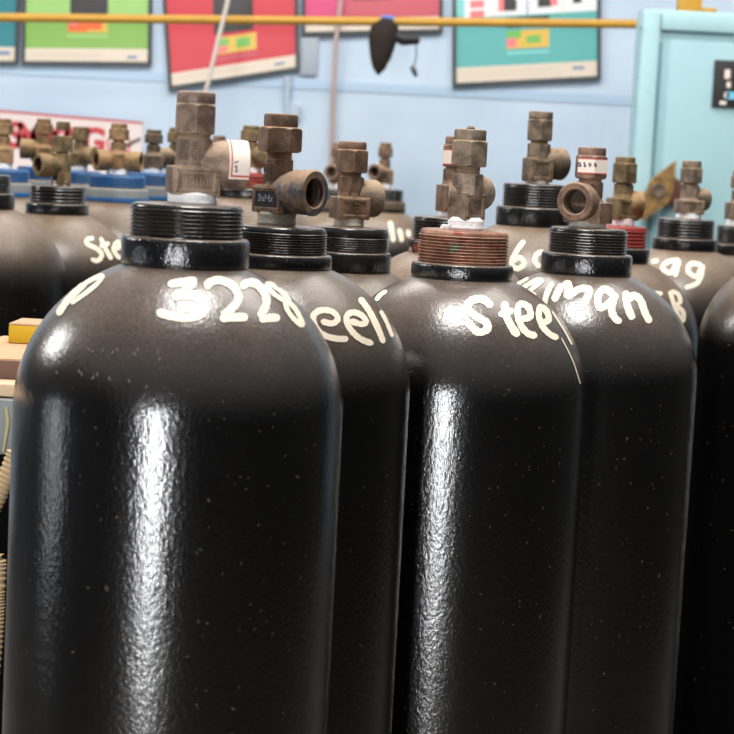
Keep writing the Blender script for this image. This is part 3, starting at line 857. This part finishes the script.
# ---- cords, conduit, small wall box
MAT['cord'] = simple('pale_cord', (206, 196, 186), .7)
MAT['cord_brown'] = simple('brownish_cable', (188, 164, 160), .7)
bm = bmesh.new(); tube(bm, [on_y(236, -50, 5.66), on_y(228, 0, 5.66), on_y(217, 45, 5.66), on_y(205, 95, 5.66), on_y(193, 145, 5.66), on_y(184, 190, 5.66)], .0062, 8)
tag(link('cord', bm, 'cord'), 'pale slanting cord in front of the crooked red poster', 'cord')
bm = bmesh.new(); tube(bm, [on_y(343, -60, YW-.03), on_y(341, 0, YW-.03), on_y(336, 40, YW-.03), on_y(333, 100, YW-.02), on_y(331, 190, YW-.012), on_y(330, 260, YW-.012), Vector((on_y(330, 260, YW).x, YW-.012, 0))], .0075, 8)
tag(link('cable', bm, 'cord_brown'), 'thin brownish cable hanging down the wall left of the dark cone', 'cable')
MAT['conduit'] = simple('grey_blue_conduit', (178, 192, 206), .6)
bm = bmesh.new(); tube(bm, [on_y(288, 76, YW-.012), on_y(287, 105, YW-.012), on_y(286, 170, YW-.012), Vector((on_y(286, 170, YW).x, YW-.012, 0))], .011, 10)
tag(link('conduit', bm, 'conduit'), 'pale grey conduit on the wall below the right corner of the red poster', 'conduit')
MAT['switchgrey'] = simple('grey_panel', (164, 172, 182), .6)
def wallbox(name, label, cat, x0, y0, x1, y1, dep, mat, Y=YW):
    a, b = on_y(x0, y0, Y), on_y(x1, y1, Y)
    bm = bmesh.new(); box(bm, (0, 0, 0), (abs(b.x-a.x), dep, abs(a.z-b.z)), 0, .004)
    o = link(name, bm, mat); o.location = ((a.x+b.x)/2, Y-dep/2, (a.z+b.z)/2)
    return tag(o, label, cat)
wallbox('panel', 'small grey panel on the wall under the left end of the pink poster', 'panel', 302, 36, 317, 76, .012, 'switchgrey')
wallbox('junction_box', 'tiny pale box on the wall beside the conduit', 'box', 290, 104, 300, 120, .02, 'conduit')

# ---- NO-SMOKING style sign board (partly hidden behind the far valves)
MAT['sign_white'] = flat('sign_white', (236, 222, 218), .5)
MAT['sign_red'] = flat('sign_red', (204, 66, 72), .5)
YS = 6.0
tl, tr, bl = on_y(-70, 104, YS), on_y(143, 122, YS), on_y(-72, 168, YS)
ux = (tr-tl); uy = (bl-tl)
root = thing('sign_board', 'white sign board with red capital letters behind the far left valves', 'sign', tl)
bm = bmesh.new()
def sq(bm, u0, v0, u1, v1, dy, mi, th=0):
    vs = [bm.verts.new(ux*u_+uy*v_+Vector((0, dy, 0))) for u_, v_ in ((u0, v0), (u0, v1), (u1, v1), (u1, v0))]
    f = bm.faces.new(vs); f.material_index = mi
    return f
f = sq(bm, 0, 0, 1, 1, 0, 0)
ex = bmesh.ops.extrude_face_region(bm, geom=[f])
bmesh.ops.translate(bm, verts=[e for e in ex['geom'] if isinstance(e, bmesh.types.BMVert)], vec=(0, .015, 0))
sq(bm, 0, 0, 1, .035, -.0008, 1)
link('board', bm, ['sign_white', 'sign_red'], root, False)
LX = ux.normalized(); LZ = Vector((0, 1, 0)).cross(LX)
if LZ.z < 0: LZ = -LZ
def sign_text(ch, px, py, h):
    tb = text_bm(ch, h, .0004, .004)
    p = on_y(px, py, YS) - tl
    R = Matrix((LX, LZ, Vector((0, -1, 0)))).transposed().to_4x4()
    R.translation = p + Vector((0, -.0012, 0))
    tb.transform(R); return tb
bm = bmesh.new()
for ch, px in zip('SMOKING', (15, 29.5, 44, 56, 66, 77, 93)):
    merge(bm, sign_text(ch, px, 136+(px-14)*.075, .104), Matrix.Identity(4))
me_o = link('lettering', bm, 'sign_red', root, False)
bm = bmesh.new()
c0 = on_y(119, 144, YS)-tl
N = 40
for i in range(N):
    a_, b_ = 2*PI*i/N, 2*PI*(i+1)/N
    q = [(r, t) for r, t in ((.030, a_), (.036, a_), (.036, b_), (.030, b_))]
    bm.faces.new([bm.verts.new(c0 + LX*r*math.cos(t)+LZ*r*math.sin(t)+Vector((0, -.0012, 0))) for r, t in q])
link('red_circle', bm, 'sign_red', root, None)
bm = bmesh.new(); tube(bm, [c0+LX*.02-LZ*.004+Vector((0, -.002, 0)), c0+LX*.062+LZ*.022+Vector((0, -.002, 0))], .004, 6)
link('black_mark', bm, 'blackp', root)

# ---- turquoise cabinet
def cabmat(name, c):
    t = NT(name); o = t.obj(); c = lin(c)
    n = t.noise(6, 5, .6, o)
    k = t.mix(t.mr(n, .3, .7), tuple(v*.93 for v in c), c)
    k = t.mix(t.mr(t.noise(30, 4, .6, o), .66, .74, 0, .4), k, lin((140, 170, 172)))
    t.l(k, t.b.inputs['Base Color']); t.b.inputs['Roughness'].default_value = .45
    return t.m
MAT['cab'] = cabmat('turquoise_enamel', (158, 197, 204)); MAT['cab_lt'] = cabmat('turquoise_enamel_light', (170, 207, 213)); MAT['cab_dk'] = simple('turquoise_gap', (112, 158, 166), .6)
YB = 5.0
a = on_y(632, 8, YB); b = on_y(652, 8, YB); topz = a.z
l0 = on_y(637, 100, YB).x
root = thing('electrical_cabinet', 'tall turquoise metal cabinet at the right against the blue wall', 'cabinet', (l0, YB, 0))
Wc = .95; u = YB/F_PX
bm = bmesh.new(); box(bm, (Wc/2, .055, topz/2), (Wc, .11, topz), 0, .006); link('cabinet_shell', bm, 'cab', root)
bm = bmesh.new(); box(bm, (.0225, -.006, topz/2), (.043, .014, topz-.012), 0, .004)
box(bm, (Wc/2+.0225, -.006, topz-.028), (Wc-.05, .014, .044), 0, .004); link('frame_trim', bm, 'cab_lt', root)
bm = bmesh.new(); box(bm, (.0225+.028, -.001, topz/2-.03), (.006, .006, topz-.1)); box(bm, (Wc/2+.02, -.001, topz-.051), (Wc-.07, .006, .006)); link('door_gap', bm, 'cab_dk', root, False)
bm = bmesh.new(); box(bm, (Wc/2+.028, -.004, (topz-.06)/2), (Wc-.085, .012, topz-.09), 0, .003); door = link('cabinet_door', bm, 'cab', root)
pb = on_y(640, 28, YB)
bm = bmesh.new(); lathe(bm, [(.004, 0), (.004, .006), (.002, .008)], 12, Matrix.Translation((pb.x-l0, -.013, pb.z)) @ Matrix.Rotation(PI/2, 4, 'X')); link('screw', bm, 'cab_dk', root)
# name plate with pale symbols, partly outside the photo
MAT['plate_black'] = simple('black_nameplate', (38, 38, 38), .4); MAT['ltblue'] = simple('light_blue_print', (120, 200, 236), .5)
q = on_y(716, 60, YB); q2 = on_y(713, 107, YB)
Rr = Matrix.Rotation(0, 4, 'Y')
bm = bmesh.new(); pw, ph = .115, (q.z-q2.z)
box(bm, (0, 0, 0), (pw, .006, ph), 0, .0015)
np_ = link('name_plate', bm, 'plate_black', root)
np_.location = (q.x-l0+pw/2-.006, -.013, (q.z+q2.z)/2)
bm = bmesh.new()
for (x, z, sx, sz, mi) in ((-.0235, .024, .014, .022, 0), (-.019, -.002, .010, .014, 0), (-.03, -.047, .016, .009, 0), (-.008, -.028, .03, .018, 1), (-.022, -.028, .012, .013, 0), (.01, .024, .02, .006, 0), (.012, 0, .024, .005, 0)):
    box(bm, (x, -.0034, z*1.0), (sx, .001, sz), 0, 0, mi)
link('plate_print', bm, ['label', 'ltblue'], np_, False)
# rotary lever: diamond handle on a rust-red disc
MAT['lever'] = bronze('golden_brown_lever', (128, 98, 56), (168, 132, 80), (180, 148, 104), .5)
MAT['rustdisc'] = simple('rust_red_disc', (112, 66, 54), .6, 0, .3, 40)
cpt = on_y(659, 191, YB-.05)
bm = bmesh.new(); cd = on_y(669, 191, YB-.02)
lathe(bm, [(.036, 0), (.036, .03), (.03, .034)], 32, Matrix.Translation((cd.x-l0, -.0, cd.z)) @ Matrix.Rotation(PI/2, 4, 'X'))
sw = link('switch_base', bm, 'rustdisc', root)
bm = bmesh.new()
pts = [(676, 161), (674, 188), (668, 203), (642, 221), (644, 196), (652, 179)]
P3 = [on_y(x, y, YB-.05) for x, y in pts]
fr = [bm.verts.new((p.x-l0, -.055, p.z)) for p in P3]; bk = [bm.verts.new((p.x-l0, -.030, p.z)) for p in P3]
bm.faces.new(fr); bm.faces.new(bk[::-1])
for i in range(6): bm.faces.new((fr[i], bk[i], bk[(i+1) % 6], fr[(i+1) % 6]))
lv = link('switch_lever', bm, 'lever', sw, False)
bm = bmesh.new(); cc = on_y(658, 190, YB-.05)
lathe(bm, [(.018, 0), (.018, .005), (.0125, .005), (.011, .001), (.0, .001)], 24, Matrix.Translation((cc.x-l0, -.055, cc.z)) @ Matrix.Rotation(PI/2, 4, 'X'), cap1=False)
link('hub', bm, 'brz_grey', sw)
# yellow bracket on top of the cabinet
q = on_y(689, 5, YB+.05)
bm = bmesh.new(); box(bm, (0, 0, .02), (.056, .06, .04), 0, .003); box(bm, (.045, .0, .006), (.04, .05, .012), 0, .002)
o = link('bracket', bm, 'yellow'); o.location = (q.x, YB+.05, topz); tag(o, 'yellow bracket standing on top of the turquoise cabinet', 'bracket')

# ---- bench with boxes at the left behind the nearest cylinder
MAT['bench_top'] = simple('pale_wood', (214, 184, 150), .7, 0, .15, 25)
MAT['bench_side'] = simple('grey_blue_steel', (122, 128, 130), .5, 0, .12, 14)
MAT['card'] = simple('cardboard', (196, 156, 122), .85, 0, .12, 18)
MAT['card_dk'] = simple('cardboard_brown', (112, 86, 74), .85, 0, .15, 18)
MAT['yellow_box'] = simple('yellow_carton', (214, 178, 22), .6, 0, .1, 12)
MAT['hose'] = simple('tan_ribbed_hose', (186, 160, 122), .7)
MAT['rope'] = simple('knotted_string', (190, 176, 130), .8)
D = 1.66; u = D/F_PX
e = at(12, 394, D)
zt = e.z+.001
root = thing('work_bench', 'low grey steel bench with a pale wooden top at the left edge', 'bench', (-.575, 1.86, 0))
bx0, by0 = -.575, 1.86
bm = bmesh.new(); box(bm, (0, 0, zt), (.66, .40, .011), 0, .002); link('bench_top', bm, 'bench_top', root)
bm = bmesh.new(); box(bm, (0, -.02, zt-.0055-.024), (.63, .385, .046), 0, .002); link('apron', bm, 'bench_side', root)
for sx in (-1, 1):
    for sy in (-1, 1):
        bm = bmesh.new(); box(bm, (sx*.17, sy*.13, (zt-.05)/2), (.035, .035, zt-.05), 0, .003); link('leg', bm, 'bench_side', root)
ztop = zt+.0055
def carton(name, label, cx, cy, sx, sy, sz, z, rot, mat, flap=None):
    r_ = thing(name, label, 'box', (cx, cy, z)); r_.rotation_euler.z = rot
    bm = bmesh.new(); box(bm, (0, 0, sz/2), (sx, sy, sz), 0, .0015); b_ = link('carton_body', bm, mat, r_)
    bm = bmesh.new(); box(bm, (-sx*.252, 0, sz+.0008), (sx*.49, sy*.99, .0016)); link('flap', bm, flap or mat, r_, False)
    bm = bmesh.new(); box(bm, (sx*.252, 0, sz+.0008), (sx*.49, sy*.99, .0016)); link('flap', bm, flap or mat, r_, False)
    return r_
xa = at(15, 380, 1.78).x
carton('cardboard_box', 'brown cardboard box on the bench under the yellow carton', -.345, 1.79, .21, .2, .016, ztop, .03, 'card_dk', 'card')
yb_ = carton('yellow_carton', 'yellow printed carton on top of the brown cardboard box', -.276, 1.85, .105, .06, .0165, ztop+.0180, -.03, 'yellow_box', 'card')
bm = bmesh.new(); box(bm, (-.012, -.0304, .011), (.006, .001, .005), .0); box(bm, (-.008, -.0304, .006), (.008, .001, .004)); link('printed_mark', bm, 'orange_p', yb_, False)
# knotted string hanging down the apron
bm = bmesh.new(); sx_ = at(4, 400, 1.65)
tube(bm, [Vector((sx_.x-bx0, -.2138, zt-.012)), Vector((sx_.x-bx0+.002, -.2138, zt-.025)), Vector((sx_.x-bx0-.001, -.2138, zt-.05))], [.0014, .002, .0012], 6)
link('string', bm, 'rope', root)
# coiled hose under the bench
def ribbed(path_px, d, r):
    bm = bmesh.new()
    Q = [at(x, y, d) for x, y in path_px]
    L = []
    for i in range(len(Q)-1):
        p0 = Q[max(i-1, 0)]; p1, p2 = Q[i], Q[i+1]; p3 = Q[min(i+2, len(Q)-1)]
        n = max(4, int((p2-p1).length/.0018))
        for k in range(n):
            t = k/n
            L.append(.5*((2*p1)+(p2-p0)*t+(2*p0-5*p1+4*p2-p3)*t*t+(3*p1-p0-3*p2+p3)*t**3))
    tube(bm, L, [r if k % 2 else r*.84 for k in range(len(L))], 12)
    return bm
bm = ribbed([(16, 452), (6, 478), (-6, 505), (-20, 530), (-24, 560), (-10, 570), (-3, 560), (-4, 590), (-10, 680), (-40, 900), (-90, 1300), (-130, 1900)], 1.56, .0075)
tag(link('ribbed_hose', bm, 'hose'), 'tan ribbed hose hanging below the bench at the left edge', 'hose')

# ------------------------------------------------------------------ light
def area(name, loc, target, sx, sy, power, col=(1, 1, 1)):
    l = bpy.data.lights.new(name, 'AREA'); l.shape = 'RECTANGLE'; l.size = sx; l.size_y = sy; l.energy = power; l.color = col
    o = bpy.data.objects.new(name, l); COL.objects.link(o); o.location = loc
    d = Vector(target)-Vector(loc); o.rotation_euler = d.to_track_quat('-Z', 'Y').to_euler()
    return o
area('doorway_light', (-.95, -3.2, .95), (0, 1.6, .95), .40, 1.9, 150, (.97, .98, 1))
area('side_window_light', (-3.95, 1.15, .9), (-.1, 1.45, .9), .45, 1.0, 8, (.93, .96, 1))
area('clerestory_light', (-3.7, 3.0, 2.9), (0, 1.9, 1.3), .7, .7, 52, (1, .98, .95))
area('roof_light_front', (.0, 1.55, 3.4), (.0, 1.55, 0), 0.7, .95, 60, (1, .97, .93))
area('overhead_fill_light', (.2, 3.4, 3.3), (.1, 3.3, 0), 3.4, 1.2, 60, (1, .96, .9))  # broad unseen fill, added overhead to lift the back of the room
area('wall_fill_light', (0, 4.3, 3.5), (0, 6.2, 1.5), 5.0, .7, 78, (1, .98, .96))  # added fill out of view that brightens the back wall
w = bpy.data.worlds.new('world'); SC.world = w; w.use_nodes = True
nt = w.node_tree; bg = nt.nodes['Background']
tc = nt.nodes.new('ShaderNodeTexCoord'); sep = nt.nodes.new('ShaderNodeSeparateXYZ'); rmp = nt.nodes.new('ShaderNodeValToRGB')
nt.links.new(tc.outputs['Generated'], sep.inputs[0])
mp = nt.nodes.new('ShaderNodeMapRange'); nt.links.new(sep.outputs[2], mp.inputs[0]); mp.inputs[1].default_value = -1
nt.links.new(mp.outputs[0], rmp.inputs[0]); nt.links.new(rmp.outputs[0], bg.inputs[0])
rmp.color_ramp.elements[0].position = .5; rmp.color_ramp.elements[0].color = (.06, .058, .055, 1)
rmp.color_ramp.elements[1].position = .75; rmp.color_ramp.elements[1].color = (.62, .62, .62, 1)
bg.inputs[1].default_value = .65
SC.view_settings.view_transform = 'Standard'
SC.view_settings.look = 'None'
SC.view_settings.exposure = 0.0
